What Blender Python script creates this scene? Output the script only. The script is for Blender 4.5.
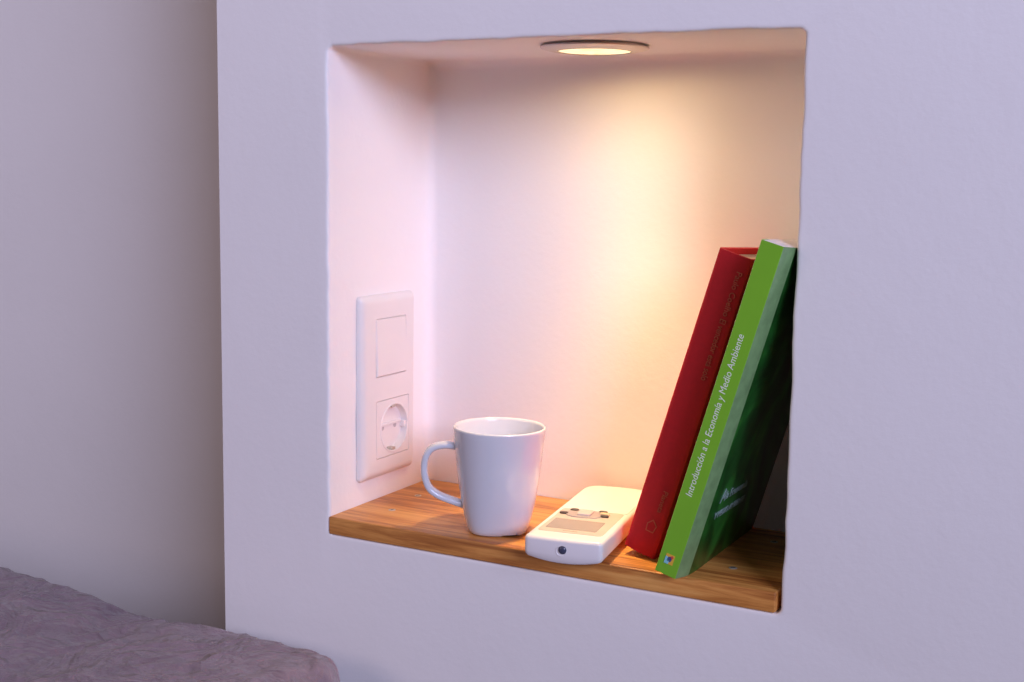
import bpy, bmesh, math, random
from mathutils import Vector, Matrix, noise

# ------------------------------------------------------------------ base
for o in list(bpy.data.objects):
    bpy.data.objects.remove(o)
scene = bpy.context.scene
COL = scene.collection
PI = math.pi
ZS = 0.62                      # height of the shelf top above the floor
W, H, D, T_SH = 0.3705, 0.37, 0.149, 0.0143     # niche opening, depth, shelf thickness

# ------------------------------------------------------------------ camera
cam_data = bpy.data.cameras.new('camera')
cam_data.sensor_fit = 'HORIZONTAL'
cam_data.sensor_width = 36.0
cam_data.lens = 1274.99 / 1024 * 36.0
cam_data.clip_start = 0.02
cam = bpy.data.objects.new('camera', cam_data)
COL.objects.link(cam)
yaw, pitch, roll = 0.48707556, 0.13177438, 0.01602715
F = Vector((-math.sin(yaw) * math.cos(pitch), math.cos(yaw) * math.cos(pitch), -math.sin(pitch)))
R0 = Vector((math.cos(yaw), math.sin(yaw), 0))
U0 = R0.cross(F)
R = R0 * math.cos(roll) + U0 * math.sin(roll)
U = -R0 * math.sin(roll) + U0 * math.cos(roll)
m = Matrix((R, U, -F)).transposed().to_4x4()
m.translation = Vector((0.59456, -0.81330, 0.27642 + ZS))
cam.matrix_world = m
scene.camera = cam

# ------------------------------------------------------------------ world, daylight, added fill, exposure
world = bpy.data.worlds.new('world')
scene.world = world
world.use_nodes = True
bg = world.node_tree.nodes['Background']
bg.inputs['Color'].default_value = (0.86, 0.72, 0.90, 1)
bg.inputs['Strength'].default_value = 0.06

win = bpy.data.lights.new('window_daylight', 'AREA')
win.shape = 'RECTANGLE'
win.size, win.size_y = 1.6, 1.3
win.energy = 22.0
win.spread = math.radians(70)
win.color = (0.665, 0.68, 1.0)
win_o = bpy.data.objects.new('window_daylight', win)
COL.objects.link(win_o)
win_o.location = (2.82, -2.14, 1.45 + ZS)
win_o.rotation_euler = (Vector((0.0, 0, 0.75 + ZS)) - Vector(win_o.location)).to_track_quat('-Z', 'Y').to_euler()

# added warm fill from the left, lifts the shaded left wall
win2 = bpy.data.lights.new('added_warm_fill', 'AREA')
win2.shape = 'RECTANGLE'
win2.size, win2.size_y = 1.6, 1.3
win2.energy = 20
win2.color = (1.0, 0.75, 0.76)
fill_light_o = bpy.data.objects.new('added_warm_fill', win2)
COL.objects.link(fill_light_o)
fill_light_o.location = (-1.7, -2.7, 1.25 + ZS)
fill_light_o.rotation_euler = (Vector((0.0, 0, 0.3 + ZS)) - Vector(fill_light_o.location)).to_track_quat('-Z', 'Y').to_euler()

vs = scene.view_settings
scene.display_settings.display_device = 'sRGB'
vs.view_transform = 'Standard'
vs.look = 'None'
vs.exposure = 0.0
vs.gamma = 1.0
vs.use_curve_mapping = False
scene.cycles.max_bounces = 14
scene.cycles.diffuse_bounces = 10

# ------------------------------------------------------------------ materials
class NT:
    def __init__(self, name):
        self.m = bpy.data.materials.new(name)
        self.m.use_nodes = True
        self.t = self.m.node_tree
        self.b = self.t.nodes['Principled BSDF']
    def n(self, kind, **kw):
        nd = self.t.nodes.new(kind)
        for k, v in kw.items():
            if k in nd.inputs.keys():
                nd.inputs[k].default_value = v
            else:
                setattr(nd, k, v)
        return nd
    def l(self, a, b):
        self.t.links.new(a, b)
    def coords(self, scale=(1, 1, 1), rot=(0, 0, 0)):
        tc = self.n('ShaderNodeTexCoord')
        mp = self.n('ShaderNodeMapping')
        mp.inputs['Scale'].default_value = scale
        mp.inputs['Rotation'].default_value = rot
        self.l(tc.outputs['Object'], mp.inputs['Vector'])
        return mp.outputs['Vector']
    def noise(self, vec, scale, detail=4, rough=0.55, dist=0.0):
        nz = self.n('ShaderNodeTexNoise')
        nz.inputs['Scale'].default_value = scale
        nz.inputs['Detail'].default_value = detail
        nz.inputs['Roughness'].default_value = rough
        nz.inputs['Distortion'].default_value = dist
        self.l(vec, nz.inputs['Vector'])
        return nz.outputs['Fac']
    def ramp(self, fac, stops):
        r = self.n('ShaderNodeValToRGB')
        e = r.color_ramp.elements
        while len(e) < len(stops):
            e.new(0.5)
        for i, (p, c) in enumerate(stops):
            e[i].position = p
            e[i].color = (*c, 1)
        self.l(fac, r.inputs['Fac'])
        return r.outputs['Color']
    def bump(self, height, strength, dist=0.001, prev=None):
        b = self.n('ShaderNodeBump')
        b.inputs['Strength'].default_value = strength
        b.inputs['Distance'].default_value = dist
        self.l(height, b.inputs['Height'])
        if prev:
            self.l(prev, b.inputs['Normal'])
        self.l(b.outputs['Normal'], self.b.inputs['Normal'])
        return b.outputs['Normal']
    def base(self, c):
        if isinstance(c, tuple):
            self.b.inputs['Base Color'].default_value = (*c, 1)
        else:
            self.l(c, self.b.inputs['Base Color'])
    def set(self, **kw):
        for k, v in kw.items():
            self.b.inputs[k.replace('_', ' ')].default_value = v

def plain(name, col, rough=0.5, var=0.06, scale=60, bump=0.0, **kw):
    t = NT(name)
    v = t.coords()
    f = t.noise(v, scale, 3)
    lo = tuple(c * (1 - var) for c in col)
    hi = tuple(min(1, c * (1 + var)) for c in col)
    t.base(t.ramp(f, [(0.3, lo), (0.7, hi)]))
    t.set(Roughness=rough, **kw)
    if bump:
        t.bump(t.noise(v, scale * 4, 3), bump, 0.0005)
    return t.m

def mat_plaster():
    t = NT('white wall paint')
    v = t.coords()
    big = t.noise(v, 5, 3, 0.5)
    t.base(t.ramp(big, [(0.3, (0.865, 0.855, 0.845)), (0.7, (0.890, 0.880, 0.870))]))
    t.set(Roughness=0.62)
    mid = t.noise(v, 38, 5, 0.6)
    fine = t.noise(v, 190, 4, 0.6)
    nb = t.bump(mid, 0.18, 0.0018)
    t.bump(fine, 0.22, 0.0008, nb)
    return t.m

def mat_wood():
    t = NT('oiled pine')
    v = t.coords((1.8, 30, 30))
    g = t.noise(v, 3.0, 6, 0.62, 1.2)
    v2 = t.coords((5, 150, 150))
    g2 = t.noise(v2, 3.2, 4, 0.6, 0.3)
    mx = t.n('ShaderNodeMix', data_type='FLOAT')
    mx.inputs[0].default_value = 0.26
    t.l(g, mx.inputs[2]); t.l(g2, mx.inputs[3])
    t.base(t.ramp(mx.outputs[0], [(0.32, (0.22, 0.065, 0.014)), (0.43, (0.46, 0.170, 0.036)),
                                  (0.52, (0.66, 0.285, 0.068)), (0.66, (0.80, 0.410, 0.115))]))
    t.set(Roughness=0.42)
    t.bump(g2, 0.18, 0.0004)
    return t.m

def mat_cloth():
    t = NT('mauve crinkled satin')
    v = t.coords((1, 1, 1))
    a = t.noise(v, 26, 6, 0.62, 1.4)
    b = t.noise(t.coords((1.0, 2.2, 1), (0, 0, 0.5)), 60, 5, 0.6, 1.0)
    t.base(t.ramp(a, [(0.3, (0.205, 0.145, 0.178)), (0.7, (0.310, 0.225, 0.260))]))
    t.set(Roughness=0.5, Sheen_Weight=0.25)
    def ridge(f):
        r = t.n('ShaderNodeValToRGB')
        e = r.color_ramp.elements
        e[0].position, e[0].color = 0.34, (0, 0, 0, 1)
        e[1].position, e[1].color = 0.66, (0, 0, 0, 1)
        m_ = e.new(0.5); m_.color = (1, 1, 1, 1)
        t.l(f, r.inputs['Fac'])
        return r.outputs['Color']
    c = t.noise(v, 17, 3, 0.5, 1.0)
    nb = t.bump(ridge(c), 0.5, 0.010)
    nb = t.bump(ridge(b), 0.32, 0.004, nb)
    t.bump(a, 0.35, 0.004, nb)
    return t.m

def mat_cover_art():
    t = NT('dark green printed cover')
    v = t.coords((9, 9, 5), (0.5, 0, 0))
    a = t.noise(v, 1.7, 4, 0.55, 2.2)
    t.base(t.ramp(a, [(0.30, (0.004, 0.020, 0.004)), (0.50, (0.012, 0.100, 0.014)),
                      (0.66, (0.035, 0.230, 0.030)), (0.80, (0.10, 0.36, 0.05))]))
    t.set(Roughness=0.28)
    return t.m

def mat_emit(name, col, s):
    t = NT(name)
    t.base((0.9, 0.85, 0.7))
    v = t.coords()
    f = t.noise(v, 130, 2)
    t.l(t.ramp(f, [(0.38, tuple(c * q for c, q in zip(col, (0.9, 0.72, 0.55)))), (0.55, col)]), t.b.inputs['Emission Color'])
    t.b.inputs['Emission Strength'].default_value = s
    return t.m

M = dict(
    plaster=mat_plaster(), wood=mat_wood(), cloth=mat_cloth(), art=mat_cover_art(),
    floor=plain('grey brown floor', (0.20, 0.15, 0.12), 0.5, 0.15, 8),
    mug=plain('white glazed stoneware', (0.66, 0.68, 0.735), 0.10, 0.02, 20, Coat_Weight=0.3),
    foot=plain('unglazed foot', (0.30, 0.22, 0.18), 0.7),
    plastic=plain('white plastic', (0.80, 0.78, 0.76), 0.32, 0.01, 30),
    shutter=plain('grey pin shutter', (0.50, 0.47, 0.47), 0.5),
    dark=plain('dark gap', (0.02, 0.018, 0.016), 0.6),
    metal=plain('worn nickel', (0.58, 0.52, 0.44), 0.4, 0.05, 200, Metallic=0.35),
    remote=plain('white remote plastic', (0.81, 0.78, 0.78), 0.34, 0.01, 40),
    remote_panel=plain('pale grey panel', (0.57, 0.49, 0.43), 0.35, 0.03, 60),
    lcd=plain('grey green display', (0.33, 0.285, 0.26), 0.22, 0.04, 80),
    button_grey=plain('grey button', (0.38, 0.33, 0.33), 0.4),
    button_light=plain('light button', (0.56, 0.51, 0.49), 0.4),
    button_dark=plain('dark button', (0.06, 0.045, 0.04), 0.4),
    button_yellow=plain('cream button', (0.70, 0.58, 0.36), 0.4),
    led=plain('smoked lens', (0.06, 0.065, 0.11), 0.2),
    red=plain('red cloth board', (0.56, 0.013, 0.022), 0.6, 0.05, 300, 0.03, **{'Specular IOR Level': 0.25}),
    page_cream=plain('cream pages', (0.72, 0.56, 0.42), 0.8, 0.06, 900),
    page_white=plain('white pages', (0.80, 0.79, 0.80), 0.8, 0.05, 900),
    green=plain('bright green laminated card', (0.200, 0.500, 0.028), 0.30, 0.03, 40),
    gold=plain('worn gold print', (0.56, 0.105, 0.055), 0.5, 0.2, 500),
    ink_white=plain('white print', (0.80, 0.86, 0.72), 0.45, 0.03),
    sq_orange=plain('orange print', (0.75, 0.45, 0.05), 0.5),
    sq_cyan=plain('cyan print', (0.25, 0.62, 0.70), 0.5),
    sq_navy=plain('navy print', (0.05, 0.06, 0.22), 0.5),
    sq_red=plain('red print', (0.60, 0.08, 0.06), 0.5),
    ring=plain('brushed nickel', (0.72, 0.64, 0.58), 0.42, 0.03, 80, Metallic=0.5),
    lens=mat_emit('lit halogen glass', (1.0, 0.86, 0.50), 1.1),
    mattress=plain('mattress ticking', (0.60, 0.58, 0.56), 0.8),
    bed_wood=plain('dark bed frame', (0.12, 0.07, 0.045), 0.5, 0.2, 30),
    filler=plain('wood filler plug', (0.55, 0.40, 0.24), 0.6),
)

# ------------------------------------------------------------------ object helpers
def link(name, me, mat=None, parent=None, loc=(0, 0, 0), rot=(0, 0, 0), smooth=35):
    o = bpy.data.objects.new(name, me)
    COL.objects.link(o)
    if mat:
        for mm in (mat if isinstance(mat, list) else [mat]):
            me.materials.append(mm)
    if parent:
        o.parent = parent
    o.location = loc
    o.rotation_euler = rot
    if smooth:
        me.shade_smooth()
        me.set_sharp_from_angle(angle=math.radians(smooth))
    return o

def fix(me):
    bm = bmesh.new(); bm.from_mesh(me)
    bmesh.ops.recalc_face_normals(bm, faces=bm.faces)
    bm.to_mesh(me); bm.free()

def mesh(name, vs_, fs, recalc=True):
    me = bpy.data.meshes.new(name)
    me.from_pydata([tuple(v) for v in vs_], [], fs)
    if recalc:
        fix(me)
    me.update()
    return me

def from_bm(name, bm):
    me = bpy.data.meshes.new(name)
    bmesh.ops.recalc_face_normals(bm, faces=bm.faces)
    bm.to_mesh(me); bm.free()
    return me

def loft(name, loops, cap0=True, cap1=True, closed=True):
    n = len(loops[0]); V = []; Fc = []
    for lp in loops:
        V += [tuple(p) for p in lp]
    for i in range(len(loops) - 1):
        for j in range(n if closed else n - 1):
            k = (j + 1) % n
            Fc.append((i * n + j, i * n + k, (i + 1) * n + k, (i + 1) * n + j))
    if cap0: Fc.append(tuple(range(n))[::-1])
    if cap1: Fc.append(tuple((len(loops) - 1) * n + j for j in range(n)))
    return mesh(name, V, Fc)

def lathe(name, prof, n=64, shape=None, cap0=False, cap1=False):
    loops = []
    for r, z in prof:
        loops.append([(r * math.cos(2 * PI * j / n), r * math.sin(2 * PI * j / n), z) if not shape
                      else shape(r, z, 2 * PI * j / n) for j in range(n)])
    return loft(name, loops, cap0, cap1)

def rbox(name, x0, x1, y0, y1, z0, z1, r=0.001, seg=3):
    bm = bmesh.new()
    bmesh.ops.create_cube(bm, size=1)
    for v in bm.verts:
        v.co = Vector(((x0 + x1) / 2 + v.co.x * (x1 - x0), (y0 + y1) / 2 + v.co.y * (y1 - y0), (z0 + z1) / 2 + v.co.z * (z1 - z0)))
    if r:
        bmesh.ops.bevel(bm, geom=list(bm.edges), offset=r, segments=seg, profile=0.5, affect='EDGES')
    return from_bm(name, bm)

def rrect(x0, x1, y0, y1, r, k=5):
    """rounded rectangle outline, counter-clockwise"""
    pts = []
    for cx, cy, a0 in ((x1 - r, y1 - r, 0), (x0 + r, y1 - r, 90), (x0 + r, y0 + r, 180), (x1 - r, y0 + r, 270)):
        for i in range(k + 1):
            a = math.radians(a0 + 90 * i / k)
            pts.append((cx + r * math.cos(a), cy + r * math.sin(a)))
    return pts

def extrude_outline(name, pts, z0, z1, bev=0.0):
    if bev:
        cx = sum(p[0] for p in pts) / len(pts); cy = sum(p[1] for p in pts) / len(pts)
        def ins(p):
            d = math.hypot(p[0] - cx, p[1] - cy) or 1
            return (p[0] - (p[0] - cx) / d * bev, p[1] - (p[1] - cy) / d * bev)
        loops = [[(*p, z0) for p in pts], [(*p, z1 - bev) for p in pts], [(*ins(p), z1) for p in pts]]
    else:
        loops = [[(*p, z0) for p in pts], [(*p, z1) for p in pts]]
    return loft(name, loops)

def empty(name, label, cat, loc, rot=(0, 0, 0), group=None):
    o = bpy.data.objects.new(name, None)
    o.empty_display_size = 0.03
    COL.objects.link(o)
    o.location = loc
    o.rotation_euler = rot
    o['label'] = label
    o['category'] = cat
    if group: o['group'] = group
    return o

def text_mesh(name, s, size, mat, parent, origin, ax, ay, shear=0.0, depth=0.00012, width=None, align='LEFT'):
    cu = bpy.data.curves.new(name, 'FONT')
    cu.body = s; cu.size = size; cu.shear = shear; cu.extrude = depth; cu.align_x = align
    cu.resolution_u = 3
    tmp = bpy.data.objects.new(name + '_tmp', cu)
    COL.objects.link(tmp)
    bpy.context.view_layer.update()
    dg = bpy.context.evaluated_depsgraph_get()
    me = bpy.data.meshes.new_from_object(tmp.evaluated_get(dg))
    bpy.data.objects.remove(tmp)
    xs = [v.co.x for v in me.vertices]
    sx = width / (max(xs) - min(xs)) if width else 1.0
    ax = Vector(ax).normalized(); ay = Vector(ay).normalized(); az = ax.cross(ay)
    o0 = Vector(origin)
    for v in me.vertices:
        c = v.co.copy()
        v.co = o0 + ax * c.x * sx + ay * c.y + az * c.z
    me.materials.clear()
    return link(name, me, mat, parent, smooth=0)

def disc_tube(name, pts, rad, n=10, flat=None, up=None):
    """sweep an ellipse (rad across the path plane, flat across it) along pts"""
    loops = []
    P = [Vector(p) for p in pts]
    upv = Vector(up)
    for i, p in enumerate(P):
        t = (P[min(i + 1, len(P) - 1)] - P[max(i - 1, 0)]).normalized()
        side = t.cross(upv).normalized()
        lp = []
        for j in range(n):
            a = 2 * PI * j / n
            ca, sa = math.cos(a), math.sin(a)
            e = 0.62
            x = math.copysign(abs(ca) ** e, ca) * rad
            y = math.copysign(abs(sa) ** e, sa) * flat
            lp.append(p + side * x + upv * y)
        loops.append(lp)
    return loft(name, loops)

# ------------------------------------------------------------------ setting
def structure(name, me, mat, smooth=35, loc=(0, 0, 0)):
    o = link(name, me, mat, None, loc, smooth=smooth)
    o['kind'] = 'structure'
    return o

structure('floor', rbox('floor', -2.2, 2.4, -3.2, 0.4, -0.08, 0.0, 0), M['floor'], 0)

XL, XR = -0.1088, 2.2            # the pier the niche is cut into
ZB, ZT = -ZS, 1.9 - ZS
REC = 0.26                       # the wall to the left lies this far behind the pier front

def niche_wall():
    random.seed(4)
    zb = -T_SH - 0.0007
    K, N = 8, 44
    x0, x1, z0, z1 = 0.0, W, zb, H
    def outline(inset, rc):
        a, b, c, d = x0 + inset, x1 - inset, z0 + (inset if inset > 0 else inset), z1 - inset
        pts = []
        corners = ((b - rc, d - rc, 0), (a + rc, d - rc, 90), (a + rc, c + rc, 180), (b - rc, c + rc, 270))
        for ci, (cx, cz, a0) in enumerate(corners):
            for i in range(K + 1):
                an = math.radians(a0 + 90 * i / K)
                pts.append((cx + rc * math.cos(an), cz + rc * math.sin(an)))
            nx, nz, na = corners[(ci + 1) % 4]
            s = pts[-1]
            e = (nx + rc * math.cos(math.radians(na)), nz + rc * math.sin(math.radians(na)))
            for i in range(1, N):
                f = i / N
                pts.append((s[0] + (e[0] - s[0]) * f, s[1] + (e[1] - s[1]) * f))
        return pts
    def jit(p, amp, sc, seed):
        v = Vector((p[0] * sc, p[1] * sc, seed))
        return amp * (noise.noise(v) + 0.5 * noise.noise(v * 2.7))
    loops = []
    base = outline(0, 0.0045)
    n = len(base)
    cx, cz = W / 2, H / 2
    # outer rectangle of the pier front, spread around the opening
    def to_outer(p, f):
        tx = XL if p[0] < W * 0.02 else (XR if p[0] > W * 0.98 else p[0])
        tz = ZB if p[1] < zb + 0.007 else (ZT if p[1] > H - 0.007 else p[1])
        return (p[0] + (tx - p[0]) * f, p[1] + (tz - p[1]) * f)
    def rim(inset, y, amp):
        lp = []
        for b, q in zip(base, outline(inset, max(0.0012, 0.0045 - inset))):
            a = jit(b, amp, 55, 1.7) + jit(b, amp * 0.6, 16, 5.1)
            # move along the outward direction of the opening
            ox = -1 if b[0] < 0.002 else (1 if b[0] > W - 0.002 else 0)
            oz = -1 if b[1] < zb + 0.002 else (1 if b[1] > H - 0.002 else 0)
            if oz == -1: a *= 0.15
            lp.append((q[0] + ox * a, y, q[1] + oz * a))
        return lp
    A = 0.0011
    near = []
    for b, q in zip(rim(-0.0030, 0.0, A), base):
        near.append(b)
    outer = [(*to_outer(p, 1.0),) for p in base]
    loops.append([(p[0], 0.0, p[1]) for p in outer])
    loops.append([(p[0], 0.0, p[1]) for p in [to_outer(b, 0.10) for b in base]])
    loops.append(rim(-0.0032, 0.0, A))
    loops.append(rim(-0.0018, 0.0001, A))
    loops.append(rim(-0.0007, 0.0005, A))
    loops.append(rim(-0.0001, 0.0014, A))
    loops.append(rim(0.0, 0.0035, A * 0.8))
    loops.append(rim(0.0, 0.012, A * 0.5))
    loops.append(rim(0.0, 0.05, A * 0.3))
    loops.append(rim(0.0, 0.10, A * 0.2))
    rc = 0.010
    loops.append([(p[0], D - rc, p[1]) for p in base])
    for i in range(1, 6):
        a = PI / 2 * i / 5
        loops.append([(p[0], D - rc + rc * math.sin(a), p[1]) for p in outline(rc * (1 - math.cos(a)), 0.0045)])
    loops.append([(p[0], D, p[1]) for p in outline(0.02, 0.004)])
    V = [p for lp in loops for p in lp]
    Fc = []
    for i in range(len(loops) - 1):
        for j in range(n):
            k = (j + 1) % n
            Fc.append((i * n + j, i * n + k, (i + 1) * n + k, (i + 1) * n + j))
    Fc.append(tuple((len(loops) - 1) * n + j for j in range(n)))
    # the pier's ends, back and top
    b0 = len(V)
    V += [(XL, 0, ZB), (XL, 0, ZT), (XL, REC + 0.05, ZB), (XL, REC + 0.05, ZT), (XR, 0, ZB), (XR, 0, ZT), (XR, REC + 0.05, ZB), (XR, REC + 0.05, ZT)]
    Fc += [(b0, b0 + 1, b0 + 3, b0 + 2), (b0 + 4, b0 + 5, b0 + 7, b0 + 6), (b0 + 2, b0 + 3, b0 + 7, b0 + 6),
           (b0 + 1, b0 + 5, b0 + 7, b0 + 3), (b0, b0 + 4, b0 + 6, b0 + 2)]
    me = bpy.data.meshes.new('wall_front')
    me.from_pydata(V, [], Fc)
    bm = bmesh.new(); bm.from_mesh(me)
    bmesh.ops.remove_doubles(bm, verts=bm.verts, dist=1e-5)
    bmesh.ops.recalc_face_normals(bm, faces=bm.faces)
    # the pier's vertical corner is softly rounded
    ed = [e for e in bm.edges if all(abs(v.co.x - XL) < 1e-5 and abs(v.co.y) < 1e-5 for v in e.verts)]
    bm.to_mesh(me); bm.free()
    o = structure('wall_front', me, M['plaster'], 40, (0, 0, ZS))
    return o
niche_wall()
structure('wall_left', rbox('wall_left', -2.2, XL + 0.3, REC, REC + 0.05, 0, 1.9, 0), M['plaster'], 0)

# ------------------------------------------------------------------ shelf board
def shelf():
    e = empty('niche_shelf', 'orange pine shelf board lining the bottom of the wall niche', 'shelf', (0.0, 0.0, ZS - T_SH))
    link('board', rbox('board', 0.0006, 0.3672, -0.0012, D - 0.001, 0, T_SH, 0.0011, 3), M['wood'], e)
    for x, y in ((0.0329, 0.0417), (0.026, 0.0925), (0.325, 0.0366), (0.3315, 0.1154)):
        s = link('screw_head', lathe('screw_head', [(0.0030, -0.0004), (0.0030, 0.0002), (0.0024, 0.0004), (0.0, 0.0003)], 20), M['metal'], e,
                 (x, y, T_SH), (0, 0, x * 40))
        link('cross_slot', rbox('cross_slot', -0.0017, 0.0017, -0.0004, 0.0004, 0.00015, 0.00052, 0), M['dark'], s, smooth=0)
shelf()

# ------------------------------------------------------------------ recessed light
def downlight():
    e = empty('recessed_light', 'round lit downlight with metal rim set in the niche ceiling', 'light', (0.1950, 0.0640, ZS + H))
    prof = [(0.0355, 0.0006), (0.0355, -0.0014), (0.0400, -0.0014), (0.0404, -0.0018), (0.0398, -0.0026), (0.036, -0.0036), (0.0315, -0.0046), (0.0292, -0.0047),
            (0.0280, -0.0042), (0.0276, -0.0028)]
    link('trim_ring', lathe('trim_ring', prof, 96), M['ring'], e)
    link('bulb_face', lathe('bulb_face', [(0.0275, -0.0028), (0.0267, -0.0042), (0.022, -0.0040), (0.010, -0.0052), (0.0, -0.0043)], 64), M['lens'], e)
    link('retaining_clip', lathe('retaining_clip', [(0.0275, -0.0040), (0.0280, -0.0046), (0.0273, -0.0048), (0.0268, -0.0043)], 64), M['metal'], e)
    # the bulb: a point source with the photometric profile of a halogen reflector
    ang = [0, 5, 10, 15, 20, 25, 30, 35, 40, 45, 50, 60, 70, 80, 90]
    cd = [.118, .118, .118, .104, .077, .049, .030, .0192, .0136, .0104, .0082, .0054, .0035, .0022, 0]
    tx = bpy.data.texts.new('halogen_profile')
    tx.write('IESNA:LM-63-1995\nTILT=NONE\n1 1000 1 %d 1 1 2 0 0 0\n1 1 50\n%s\n0\n%s\n'
             % (len(ang), ' '.join(str(a) for a in ang), ' '.join('%.3f' % (c * 1000) for c in cd)))
    sp = bpy.data.lights.new('downlight_bulb', 'POINT')
    sp.energy = 1.0
    sp.color = (1.0, 0.68, 0.31)
    sp.shadow_soft_size = 0.010
    sp.use_nodes = True
    nt = sp.node_tree
    em = next(n for n in nt.nodes if n.type == 'EMISSION')
    ies = nt.nodes.new('ShaderNodeTexIES')
    ies.mode = 'INTERNAL'
    ies.ies = tx
    ies.inputs['Strength'].default_value = 0.86
    nt.links.new(ies.outputs['Fac'], em.inputs['Strength'])
    so = bpy.data.objects.new('downlight_bulb', sp)
    COL.objects.link(so)
    so.parent = e
    so.location = (0, 0, -0.013)
    so.rotation_euler = Vector((0.07, 0.02, -1)).to_track_quat('-Z', 'Y').to_euler()
downlight()

# ------------------------------------------------------------------ switch and socket plate on the left niche wall
def plate():
    # local: x = along the wall into the niche (+y world), y = up, z = out of the wall (+x world)
    e = empty('switch_and_socket_plate', 'white double wall plate with light switch above a power socket', 'switch', (0.0, 0.0, ZS))
    e.matrix_world = Matrix(((0, 0, 1, 0.0003), (1, 0, 0, 0.0), (0, 1, 0, ZS), (0, 0, 0, 1)))
    y0, y1, z0, z1 = 0.0376, 0.1185, 0.0193, 0.1737
    def fr(i, z, r): return [(p[0], p[1], z) for p in rrect(y0 + i, y1 - i, z0 + i, z1 - i, r, 6)]
    sw = (0.0557, 0.1020, 0.1052, 0.1542)
    so = (0.0564, 0.1066, 0.0358, 0.0850)
    def hole(b, z): return [(p[0], p[1], z) for p in rrect(*b, 0.0015, 6)]
    bm = bmesh.new()
    # frame: lofted rim then a top face with two openings
    loops = [fr(0.0, 0.0, 0.004), fr(0.0, 0.0022, 0.004), fr(0.0008, 0.0038, 0.004), fr(0.0032, 0.0058, 0.004), fr(0.0052, 0.0066, 0.004), fr(0.0072, 0.0068, 0.004)]
    rings = []
    for lp in loops:
        rings.append([bm.verts.new(p) for p in lp])
    for a, b in zip(rings, rings[1:]):
        for j in range(len(a)):
            k = (j + 1) % len(a)
            bm.faces.new((a[j], a[k], b[k], b[j]))
    eds = [bm.edges.get((rings[-1][j], rings[-1][(j + 1) % len(rings[-1])])) for j in range(len(rings[-1]))]
    for b in (sw, so):
        top = [bm.verts.new(p) for p in hole(b, 0.0068)]
        bot = [bm.verts.new(p) for p in hole(b, 0.0040)]
        for j in range(len(top)):
            k = (j + 1) % len(top)
            bm.faces.new((top[j], top[k], bot[k], bot[j]))
            eds.append(bm.edges.get((top[j], top[k])))
        if b is sw: bm.faces.new(bot)
    bmesh.ops.triangle_fill(bm, use_beauty=True, edges=eds)
    link('frame', from_bm('frame', bm), M['plastic'], e, smooth=30)
    # rocker: slightly tilted key with a thin gap round it
    g = 0.0005
    a, b, c, d = sw[0] + g, sw[1] - g, sw[2] + g, sw[3] - g
    bm = bmesh.new()
    V = []
    for (i, zt, zb_) in ((0.0, 0.0075, 0.0060), (0.0009, 0.0084, 0.0070)):
        for x, y in ((a + i, c + i), (b - i, c + i), (b - i, d - i), (a + i, d - i)):
            V.append((x, y, zb_ if y > (c + d) / 2 else zt))
    V0 = [(x, y, 0.0042) for x, y in ((a, c), (b, c), (b, d), (a, d))]
    allv = V0 + V
    fc = [(0, 1, 2, 3)]
    for L in (0, 4):
        for j in range(4):
            k = (j + 1) % 4
            fc.append((L + j, L + k, L + 4 + k, L + 4 + j))
    fc.append((8, 9, 10, 11))
    rk = link('rocker_switch', mesh('rocker', allv, fc), M['plastic'], e, smooth=20)
    bm.free()
    # gap lines: dark recess floors
    link('switch_gap', extrude_outline('switch_gap', rrect(sw[0] + 0.0001, sw[1] - 0.0001, sw[2] + 0.0001, sw[3] - 0.0001, 0.001), 0.0040, 0.0043), M['dark'], e, smooth=0)
    og = rrect(so[0] + 0.0001, so[1] - 0.0001, so[2] + 0.0001, so[3] - 0.0001, 0.0012)
    ig = rrect(so[0] + 0.0022, so[1] - 0.0022, so[2] + 0.0022, so[3] - 0.0022, 0.0012)
    link('socket_gap', loft('socket_gap', [[(*p, z) for p in q] for q, z in ((og, 0.0038), (og, 0.0042), (ig, 0.0042), (ig, 0.0038), (og, 0.0038))], False, False), M['dark'], e, smooth=0)
    # socket: square insert with a round well
    a, b, c, d = so[0] + g, so[1] - g, so[2] + g, so[3] - g
    cx, cy, rr = 0.0842, 0.0592, 0.0200
    bm = bmesh.new()
    n = 48
    sq = [bm.verts.new((p[0], p[1], 0.0068)) for p in rrect(a, b, c, d, 0.0012, 6)]
    sb = [bm.verts.new((p[0], p[1], 0.0041)) for p in rrect(a, b, c, d, 0.0012, 6)]
    eds = []
    for j in range(len(sq)):
        k = (j + 1) % len(sq)
        bm.faces.new((sq[j], sq[k], sb[k], sb[j]))
        eds.append(bm.edges.get((sq[j], sq[k])))
    rg = []
    for r, z in ((rr + 0.0016, 0.0068), (rr + 0.0012, 0.0072), (rr + 0.0004, 0.0073), (rr - 0.0002, 0.0068), (rr - 0.0006, 0.0008)):
        rg.append([bm.verts.new((cx + r * math.cos(2 * PI * j / n), cy + r * math.sin(2 * PI * j / n), z)) for j in range(n)])
    for p, q in zip(rg, rg[1:]):
        for j in range(n):
            k = (j + 1) % n
            bm.faces.new((p[j], p[k], q[k], q[j]))
    for j in range(n):
        eds.append(bm.edges.get((rg[0][j], rg[0][(j + 1) % n])))
    bmesh.ops.triangle_fill(bm, use_beauty=True, edges=eds)
    bm.faces.new(rg[-1])
    ins = link('socket_insert', from_bm('socket_insert', bm), M['plastic'], e, smooth=30)
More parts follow.
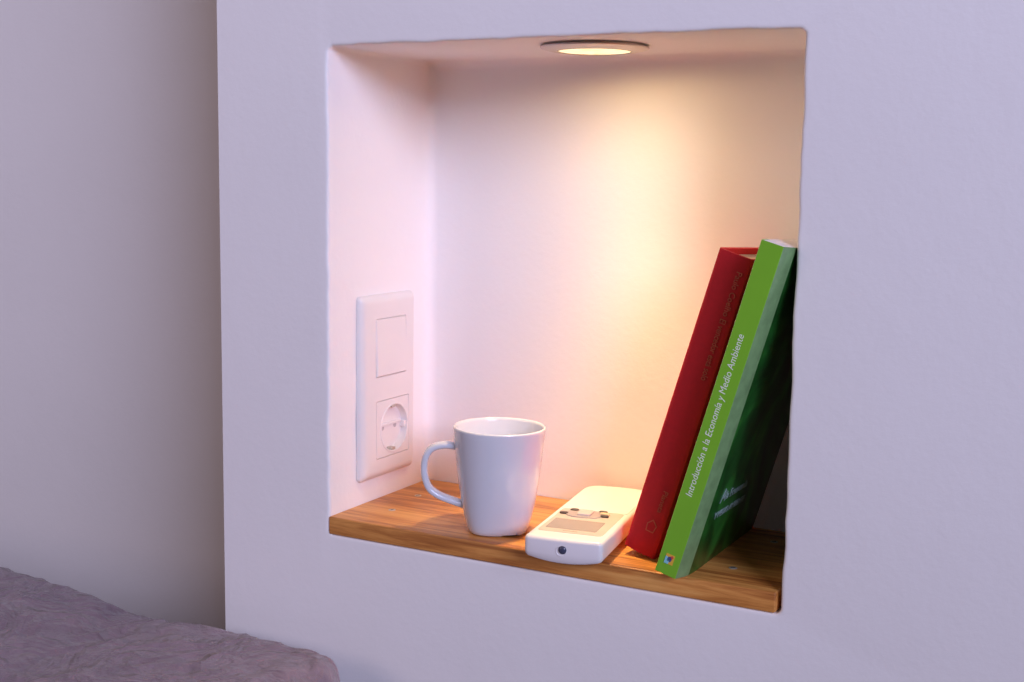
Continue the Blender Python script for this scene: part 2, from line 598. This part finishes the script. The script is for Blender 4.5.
    for s in (-1, 1):
        link('pin_hole', lathe('pin_hole', [(0.0022, 0.0006), (0.0022, 0.0010), (0.0, 0.0010)], 20), M['shutter'], ins, (cx + s * 0.0095, cy, 0))
        link('earth_clip', rbox('earth_clip', cx - 0.0028, cx + 0.0028, cy + s * (rr - 0.0016) - 0.0012, cy + s * (rr - 0.0016) + 0.0012, 0.0006, 0.0062, 0.0004), M['metal'], ins)
        link('guide_rib', rbox('guide_rib', cx + s * (rr - 0.0016) - 0.0016, cx + s * (rr - 0.0016) + 0.0016, cy - 0.0028, cy + 0.0028, 0.0006, 0.0056, 0.0003), M['plastic'], ins)
    link('centre_bar', rbox('centre_bar', cx - 0.016, cx + 0.016, cy + 0.0015, cy + 0.0040, 0.0006, 0.0026, 0.0004), M['plastic'], ins)
plate()

# ------------------------------------------------------------------ mug
def mug():
    e = empty('coffee_mug', 'white glazed mug with a handle standing on the shelf below the switch plate', 'mug', (0.1350, 0.0360, ZS + 0.0003))
    e.scale = (1.012, 1.012, 1.010)
    ang0 = math.atan2(-0.885, 0.466)          # direction facing the photograph's side
    def shp(r, z, t):
        k = max(0.0, min(1.0, 1 - z / 0.05))
        ex = 2 + 1.1 * k * k
        u = t - ang0
        c, s = abs(math.cos(u)), abs(math.sin(u))
        f = 1 / ((c ** ex + s ** ex) ** (1 / ex))
        zz = z
        if z < 0.0022:
            for a in (0.42, 0.42 + PI):      # little drain notches in the foot
                dlt = abs((u - a + PI) % (2 * PI) - PI)
                if dlt < 0.30: zz = max(zz, 0.0016 * min(1, (0.30 - dlt) / 0.08))
        rr = r * (1 + (f - 1) * 0.85)
        return (rr * math.cos(t), rr * math.sin(t), zz)
    out = [(0.0185, 0.0012), (0.0195, 0.0), (0.0210, 0.0), (0.0226, 0.0014), (0.0238, 0.0040), (0.0248, 0.0075), (0.0262, 0.0130), (0.0282, 0.0215),
           (0.0301, 0.032), (0.0317, 0.043), (0.0330, 0.055), (0.0341, 0.066), (0.0350, 0.076), (0.0354, 0.0798), (0.0353, 0.0808), (0.0346, 0.0812), (0.0337, 0.0806),
           (0.0333, 0.079), (0.0325, 0.070), (0.0312, 0.055), (0.0296, 0.040), (0.0275, 0.026), (0.0245, 0.013), (0.0210, 0.0075), (0.015, 0.0055), (0.0, 0.0052)]
    me = lathe('body', [(0.0, 0.0012)] + out, 96, shp)
    link('body', me, M['mug'], e, smooth=60)
    link('foot_ring', lathe('foot_ring', [(0.0185, 0.0006), (0.0192, -0.00012), (0.0208, -0.00012), (0.0214, 0.0003)], 72, shp), M['foot'], e)
    # handle, towards the left of the picture
    px = [(461, 447.5), (454, 445.8), (445, 445.2), (437, 446.8), (430.5, 451), (426.8, 458), (425.4, 466), (425.8, 474), (427.6, 482), (430.8, 488.5), (436, 493), (443, 496.8), (453, 500.4), (463, 503.6), (468, 505)]
    L = Vector((-0.884, -0.468, 0))
    pts = []
    for x, y in px:
        u = (499 - x) / 1290; z = 0.081 - (y - 426) / (1290 * 0.985)
        pts.append(L * u + Vector((0, 0, z)))
    # resample smoothly
    def cr(p0, p1, p2, p3, t):
        return 0.5 * ((2 * p1) + (p2 - p0) * t + (2 * p0 - 5 * p1 + 4 * p2 - p3) * t * t + (3 * p1 - p0 - 3 * p2 + p3) * t ** 3)
    sm = []
    for i in range(len(pts) - 1):
        a = pts[max(i - 1, 0)]; d = pts[min(i + 2, len(pts) - 1)]
        for k in range(3):
            sm.append(cr(a, pts[i], pts[i + 1], d, k / 3))
    sm.append(pts[-1])
    link('handle', disc_tube('handle', sm, 0.0026, 14, 0.0055, L.cross(Vector((0, 0, 1)))), M['mug'], e, smooth=60)
mug()

# ------------------------------------------------------------------ remote control
def remote():
    e = empty('remote_control', 'white air conditioner remote lying between the mug and the red book', 'remote control', (0.1885, -0.0236, ZS + 0.0002), (0, 0, 0.145))
    Wd, Ln = 0.0585, 0.164
    def outline(i):
        pts = []
        r = max(0.0034 - i * 0.7, 0.0008)
        x0, x1, y0 = i, Wd - i, i
        rb = max(0.011 - i * 0.7, 0.003)
        yb = Ln - 0.006 - i
        cor = [(x1 - rb, yb - rb, rb, 0), (x0 + rb, yb - rb, rb, 90), (x0 + r, y0 + r, r, 180), (x1 - r, y0 + r, r, 270)]
        for ci, (cx, cy, rr, a0) in enumerate(cor):
            for k in range(7):
                a = math.radians(a0 + 15 * k)
                pts.append([cx + rr * math.cos(a), cy + rr * math.sin(a)])
            nx, ny, nr, na = cor[(ci + 1) % 4]
            s = pts[-1]; q = (nx + nr * math.cos(math.radians(na)), ny + nr * math.sin(math.radians(na)))
            for k in range(1, 12):
                f = k / 12
                pts.append([s[0] + (q[0] - s[0]) * f, s[1] + (q[1] - s[1]) * f])
        for p in pts:      # bowed far end, barely bowed near end
            t = 1 - (2 * (p[0] / Wd) - 1) ** 2
            if p[1] > Ln * 0.8: p[1] += 0.006 * t * (p[1] - Ln * 0.8) / (Ln * 0.2)
            if p[1] < 0.02: p[1] -= 0.0016 * t * (1 - p[1] / 0.02)
        return pts
    def low(i, z):
        return [(p[0], p[1], z + 0.0036 * (2 * p[0] / Wd - 1) ** 2) for p in outline(i)]
    def flat(i, z): return [(p[0], p[1], z) for p in outline(i)]
    body = loft('body', [low(0.0065, 0.0), low(0.0035, 0.0001), low(0.0015, 0.0008), low(0.0004, 0.0020), flat(0.0, 0.0075), flat(0.0001, 0.0162), flat(0.0006, 0.0177), flat(0.0017, 0.0187), flat(0.0030, 0.0190)])
    link('body', body, M['remote'], e, smooth=50)
    zt = 0.0190
    # sliding lid over the far half
    lid = [(p[0], p[1]) for p in outline(0.0028) if True]
    lid_pts = []
    ysp = 0.0800
    for p in lid:
        lid_pts.append((p[0], max(p[1], ysp + 0.0030 * (1 - (2 * p[0] / Wd - 1) ** 2) * 0)))
    # drop duplicates produced by the clamp
    cl = []
    for p in lid_pts:
        if not cl or math.hypot(p[0] - cl[-1][0], p[1] - cl[-1][1]) > 1e-5: cl.append(p)
    link('sliding_lid', extrude_outline('sliding_lid', cl, zt - 0.0012, zt + 0.0004, 0.0004), M['remote'], e, smooth=40)
    # button and display panel
    link('control_panel', extrude_outline('control_panel', rrect(0.0050, 0.0536, 0.0150, 0.0795, 0.003), zt - 0.0006, zt + 0.00025), M['remote_panel'], e, smooth=0)
    link('display', extrude_outline('display', rrect(0.0082, 0.0468, 0.0235, 0.0500, 0.0012), zt, zt + 0.00045, 0.0001), M['lcd'], e, smooth=0)
    z2 = zt + 0.0002
    link('printed_line', rbox('printed_line', 0.0230, 0.034, 0.0192, 0.0198, zt, zt + 0.0003, 0), M['button_dark'], e, smooth=0)
    def oval(cx, cy, rx, ry, ex=2.6, n=40):
        P = []
        for j in range(n):
            t = 2 * PI * j / n
            c, s = math.cos(t), math.sin(t)
            P.append((cx + rx * math.copysign(abs(c) ** (2 / ex), c), cy + ry * math.copysign(abs(s) ** (2 / ex), s)))
        return P
    link('button_surround', extrude_outline('button_surround', oval(0.0256, 0.0675, 0.0145, 0.0105), z2, z2 + 0.0007, 0.0003), M['button_grey'], e, smooth=30)
    link('power_button', extrude_outline('power_button', rrect(0.0205, 0.0312, 0.0612, 0.0745, 0.002), z2, z2 + 0.0022, 0.0006), M['button_light'], e, smooth=30)
    for cx, cy, rx, ry, mt in ((0.0098, 0.0645, 0.0033, 0.0021, 'button_dark'), (0.0152, 0.0752, 0.0033, 0.0027, 'button_dark'),
                               (0.0375, 0.0770, 0.0033, 0.0021, 'button_dark'), (0.0415, 0.0655, 0.0033, 0.0021, 'button_dark')):
        link('button', extrude_outline('button', oval(cx, cy, rx, ry), z2, z2 + 0.0014, 0.0004), M[mt], e, smooth=30)
    link('mode_button', extrude_outline('mode_button', oval(0.0402, 0.0712, 0.0040, 0.0024), z2, z2 + 0.0016, 0.0004), M['button_yellow'], e, smooth=30)
    # infrared emitter on the near end
    led = lathe('infrared_emitter', [(0.0030, 0.0010), (0.0030, -0.0004), (0.0024, -0.0012), (0.0012, -0.0016), (0.0, -0.0017)], 28)
    for v in led.vertices: v.co = Vector((v.co.x, v.co.z, v.co.y))
    fix(led)
    link('infrared_emitter', led, M['led'], e, (0.0296, -0.0016, 0.0112))
    rec = lathe('emitter_bezel', [(0.0044, 0.0010), (0.0044, -0.0003), (0.0036, -0.0005), (0.0031, -0.0002)], 28)
    for v in rec.vertices: v.co = Vector((v.co.x, v.co.z, v.co.y))
    fix(rec)
    link('emitter_bezel', rec, M['remote'], e, (0.0286, -0.0014, 0.0102))
remote()

# ------------------------------------------------------------------ books
def red_book():
    a, w, T, L, dp = 0.293, 0.085, 0.0262, 0.2300, 0.120
    e = empty('hardback_book', 'thick red hardback leaning behind the green paperback', 'book', (0.2694, 0.0255, ZS), (0, a, -w))
    b = 0.0026
    def ring(z):
        pts = [(-T, dp), (-T, 0.0030), (-T + 0.0006, 0.0010), (-T + 0.0020, 0.0001)]
        for i in range(1, 8):
            f = i / 8
            pts.append((-T + 0.002 + (T - 0.004) * f, 0.0001 - 0.0009 * math.sin(PI * f)))
        pts += [(-0.0020, 0.0001), (-0.0006, 0.0010), (0, 0.0030), (0, dp), (-b, dp), (-b, 0.0030)]
        for i in range(1, 8):
            f = 1 - i / 8
            pts.append((-T + b + (T - 2 * b) * f, 0.0026 - 0.0009 * math.sin(PI * f)))
        pts += [(-T + b, 0.0030), (-T + b, dp)]
        return [(p[0], p[1], z - (0.045 * p[1] if z > 0.1 else 0)) for p in pts]
    link('cover', loft('cover', [ring(0.0), ring(L)]), M['red'], e, smooth=30)
    pb = rbox('page_block', -T + b + 0.0001, -b - 0.0001, 0.0034, dp - 0.003, 0.0030, L - 0.0042, 0.0004, 1)
    for v in pb.vertices:
        if v.co.z > 0.1: v.co.z -= 0.045 * v.co.y
    link('page_block', pb, M['page_cream'], e, smooth=0)
    yf = -0.0012
    text_mesh('author_lettering', 'Paulo Coelho', 0.0062, M['gold'], e, (-0.0078, yf, L - 0.0105), (0, 0, -1), (1, 0, 0), width=0.0320)
    text_mesh('title_lettering', 'El vencedor está solo', 0.0066, M['gold'], e, (-0.0085, yf, L - 0.0450), (0, 0, -1), (1, 0, 0), width=0.0455)
    text_mesh('publisher_lettering', 'Planeta', 0.0056, M['gold'], e, (-0.0088, yf, 0.0525), (0, 0, -1), (1, 0, 0), width=0.0170)
    # small tilted outline emblem near the foot of the spine
    bm = bmesh.new()
    o_, i_ = [], []
    for k, (x, z) in enumerate(((0, 0.0060), (0.0040, 0.0020), (0.0026, -0.0040), (-0.0036, -0.0042), (-0.0040, 0.0018))):
        o_.append((x, z)); i_.append((x * 0.82, z * 0.82))
    V = [(x, 0, z) for x, z in o_] + [(x, 0, z) for x, z in i_] + [(x, 0.0004, z) for x, z in o_] + [(x, 0.0004, z) for x, z in i_]
    fc = []
    for j in range(5):
        k = (j + 1) % 5
        fc += [(j, k, 5 + k, 5 + j), (10 + j, 15 + j, 15 + k, 10 + k), (j, 10 + j, 10 + k, k), (5 + j, 5 + k, 15 + k, 15 + j)]
    bm.free()
    link('emblem', mesh('emblem', V, fc), M['gold'], e, (-0.0095, yf + 0.0002, 0.0225), smooth=0)
red_book()

def green_book():
    a, w, T, L, dp = 0.2784, 0.0037, 0.0155, 0.2395, 0.157
    e = empty('paperback_book', 'bright green spined paperback leaning on the right niche wall', 'book', (0.2998, -0.0125, ZS + 0.0015), (0, a, -w))
    # printed wrap: back cover, spine, creased hinge, sprung front cover (a card of real thickness)
    th = 0.0005
    front = [(0.0, 0.0004), (0.0012, 0.0040), (0.0028, 0.0100), (0.0040, 0.0160), (0.0046, 0.024), (0.0049, 0.035), (0.0050, 0.06), (0.0051, 0.10), (0.0053, dp)]
    outer = [(-T, dp), (-T, 0.085), (-T, 0.035), (-T, 0.012), (-T, 0.0006), (-T + 0.0004, 0.0), (-T * 0.5, -0.0001), (-0.0004, 0.0)]
    inner = [(-T + th, dp), (-T + th, 0.085), (-T + th, 0.035), (-T + th, 0.012), (-T + th, 0.0011), (-T + 0.0009, th), (-T * 0.5, th), (-0.0009, th)]
    NS = 16
    def sag(p, z):      # the limp pages droop a little away from the spine
        k = max(0.0, min(1.0, (0.004 - p[0]) / T))
        return (p[0], p[1], z - (z / L) * min(0.012, max(0.0, p[1] - 0.012) * 0.10) * k)
    def card(ol, il, nm, mt, smooth=30):
        loops = []
        for k in range(NS + 1):
            z = L * k / NS
            loops.append([sag(p, z) for p in ol] + [sag(p, z) for p in reversed(il)])
        return link(nm, loft(nm, loops), mt, e, smooth=smooth)
    card(outer + [(0.0, 0.0004)], inner + [(-0.0004, 0.0009)], 'spine_and_back_cover', M['green'])
    fi = [(p[0] - th, p[1] + 0.0002) for p in front]
    hinge = card(front[:4], fi[:4], 'hinge_strip', M['hinge'], 60)
    card(front[3:], fi[3:], 'front_cover', M['art'], 60)
    # pages
    pg = [(-T + th + 0.0001, dp - 0.0004), (-T + th + 0.0001, 0.075), (-T + th + 0.0001, 0.035), (-T + th + 0.0001, 0.013), (-T + th + 0.0001, 0.0012), (-0.0009, 0.0012), (0.0003, 0.0042), (0.0020, 0.0102), (0.0032, 0.0162), (0.0038, 0.0242), (0.0041, 0.0352), (0.0043, 0.075), (0.0045, dp - 0.0004)]
    link('page_block', loft('page_block', [[(p[0], p[1], 0.0003) for p in pg], [sag(p, L - 0.0002) for p in pg]]), M['page_white'], e, smooth=0)
    text_mesh('title_lettering', 'Introducción a la Economía y Medio Ambiente', 0.0068, M['ink_white'], e, (-0.0066, -0.00018, 0.0590), (0, 0, 1), (-1, 0, 0), 0.12, width=0.1170)
    # little square picture logo at the foot of the spine
    lg = link('spine_logo', rbox('spine_logo', -0.0110, -0.0046, -0.00035, 0.0002, 0.0080, 0.0152, 0), M['sq_orange'], e, smooth=0)
    def pc(nm, pts, mt):
        V = [(x, -0.0006, z) for x, z in pts] + [(x, -0.0003, z) for x, z in pts]
        n = len(pts)
        fc = [tuple(range(n)), tuple(range(n, 2 * n))[::-1]] + [(j, (j + 1) % n, n + (j + 1) % n, n + j) for j in range(n)]
        link(nm, mesh(nm, V, fc), M[mt], lg, smooth=0)
    pc('logo_blue_field', [(-0.0110, 0.0080), (-0.0080, 0.0080), (-0.0074, 0.0110), (-0.0092, 0.0130), (-0.0110, 0.0132)], 'sq_cyan')
    pc('logo_dark_figure', [(-0.0094, 0.0104), (-0.0068, 0.0098), (-0.0060, 0.0122), (-0.0076, 0.0138), (-0.0092, 0.0128)], 'sq_navy')
    pc('logo_red_figure', [(-0.0078, 0.0132), (-0.0060, 0.0120), (-0.0052, 0.0138), (-0.0066, 0.0148)], 'sq_red')
    # title on the front cover
    def cover_text(nm, s, y, z, size):
        text_mesh(nm, s, size, M['ink_shaded'], e, (0.0052, y, z), (0.0004 / 0.03, 1, 0), (0, 0, 1), 0.1, depth=0.0002)
    cover_text('cover_title', 'A', 0.0310, 0.0520, 0.0150)
    cover_text('cover_title', 'la Economía', 0.0415, 0.0528, 0.0095)
    cover_text('cover_title', 'Y MEDIO AMBIENTE', 0.0290, 0.0400, 0.0072)
M['ink_shaded'] = plain('white print with painted shade', (0.26, 0.37, 0.34), 0.5)  # white cover print, darkened in its colour to stand for shade
M['hinge'] = plain('hinge card with painted sheen', (0.190, 0.340, 0.140), 0.34, 0.15, 120)  # light sheen along the hinge, painted into the base colour
green_book()

# ------------------------------------------------------------------ bed
def bed():
    e = empty('bed', 'bed with a wrinkled mauve bedspread in the lower left corner', 'bed', (-0.43, -1.02, 0.0))
    ox, oy = 0.43, 1.02                       # empty is the bed's centre on the floor
    x0, x1, y0, y1 = -0.95, 0.0355, -2.02, -0.030
    top = ZS - 0.098
    r = 0.011
    def axis(lo, hi, fine_lo, fine_hi, fs, cs):
        out = []
        v = lo
        while v < hi - 1e-6:
            out.append(v)
            v += fs if fine_lo <= v <= fine_hi else cs
        out.append(hi)
        return out
    drop = 0.40
    ext = drop + r * PI / 2
    us = axis(x0 + r - ext, x1 - r + ext, -0.42, 0.10, 0.005, 0.025)
    vs_ = axis(y0 + r - ext, y1 - r + ext, -0.45, 0.02, 0.005, 0.030)
    V = []
    for u in us:
        for v in vs_:
            cx = min(max(u, x0 + r), x1 - r); cy = min(max(v, y0 + r), y1 - r)
            dx, dy = u - cx, v - cy
            d = math.hypot(dx, dy)
            if d < 1e-9:
                hx, hz = 0.0, 0.0; nx = ny = 0.0
            else:
                nx, ny = dx / d, dy / d
                if d < r * PI / 2:
                    hx, hz = r * math.sin(d / r), -r * (1 - math.cos(d / r))
                else:
                    hx, hz = r, -r - min(d - r * PI / 2, drop)
            p = Vector((cx + nx * hx, cy + ny * hx, top + hz))
            # pillow rise towards the left
            k = max(0.0, min(1.0, (-0.13 - p.x) / 0.28))
            ky = max(0.0, min(1.0, (p.y + 0.52) / 0.20))
            rise = 0.012 * (k * k * (3 - 2 * k)) * ky
            if hz > -r: p.z += rise
            dip = math.exp(-((p.x + 0.165) / 0.05) ** 2) * 0.005
            if hz > -r: p.z -= dip
            q = Vector((p.x * 13, p.y * 17, p.z * 13))
            q += 0.7 * noise.noise_vector(q * 0.6)
            wv = 1 - abs(noise.noise(q)) * 2
            wr = 0.0034 * wv + 0.0030 * (1 - abs(noise.noise(q * 2.3)) * 2) + 0.0016 * (1 - abs(noise.noise(q * 5.1)) * 2) - 0.0012
            if d < 1e-9: p.z += wr - 0.003
            else:
                f = min(1.0, d / (r * PI / 2))
                p += Vector((nx * f * wr * 1.0, ny * f * (wr - 0.004) * 0.6, (1 - f) * (wr - 0.003)))
            V.append(p + Vector((ox, oy, 0)))
    n = len(vs_)
    Fc = []
    for i in range(len(us) - 1):
        for j in range(n - 1):
            Fc.append((i * n + j, (i + 1) * n + j, (i + 1) * n + j + 1, i * n + j + 1))
    me = mesh('bedspread', V, Fc, recalc=False)
    link('bedspread', me, M['cloth'], e, smooth=180)
    link('mattress', rbox('mattress', x0 + 0.02 + ox, x1 - 0.022 + ox, y0 + 0.02 + oy, y1 - 0.022 + oy, 0.31, top - 0.022, 0.03, 4), M['mattress'], e)
    link('bed_base', rbox('bed_base', x0 + 0.03 + ox, x1 - 0.032 + ox, y0 + 0.03 + oy, y1 - 0.032 + oy, 0.20, 0.31, 0.006, 2), M['bed_wood'], e)
    for lx in (x0 + 0.09, x1 - 0.09):
        for ly in (y0 + 0.09, y1 - 0.09):
            link('leg', lathe('leg', [(0.0, 0.0), (0.020, 0.0), (0.022, 0.004), (0.030, 0.20), (0.0, 0.20)], 20), M['bed_wood'], e, (lx + ox, ly + oy, 0))
bed()
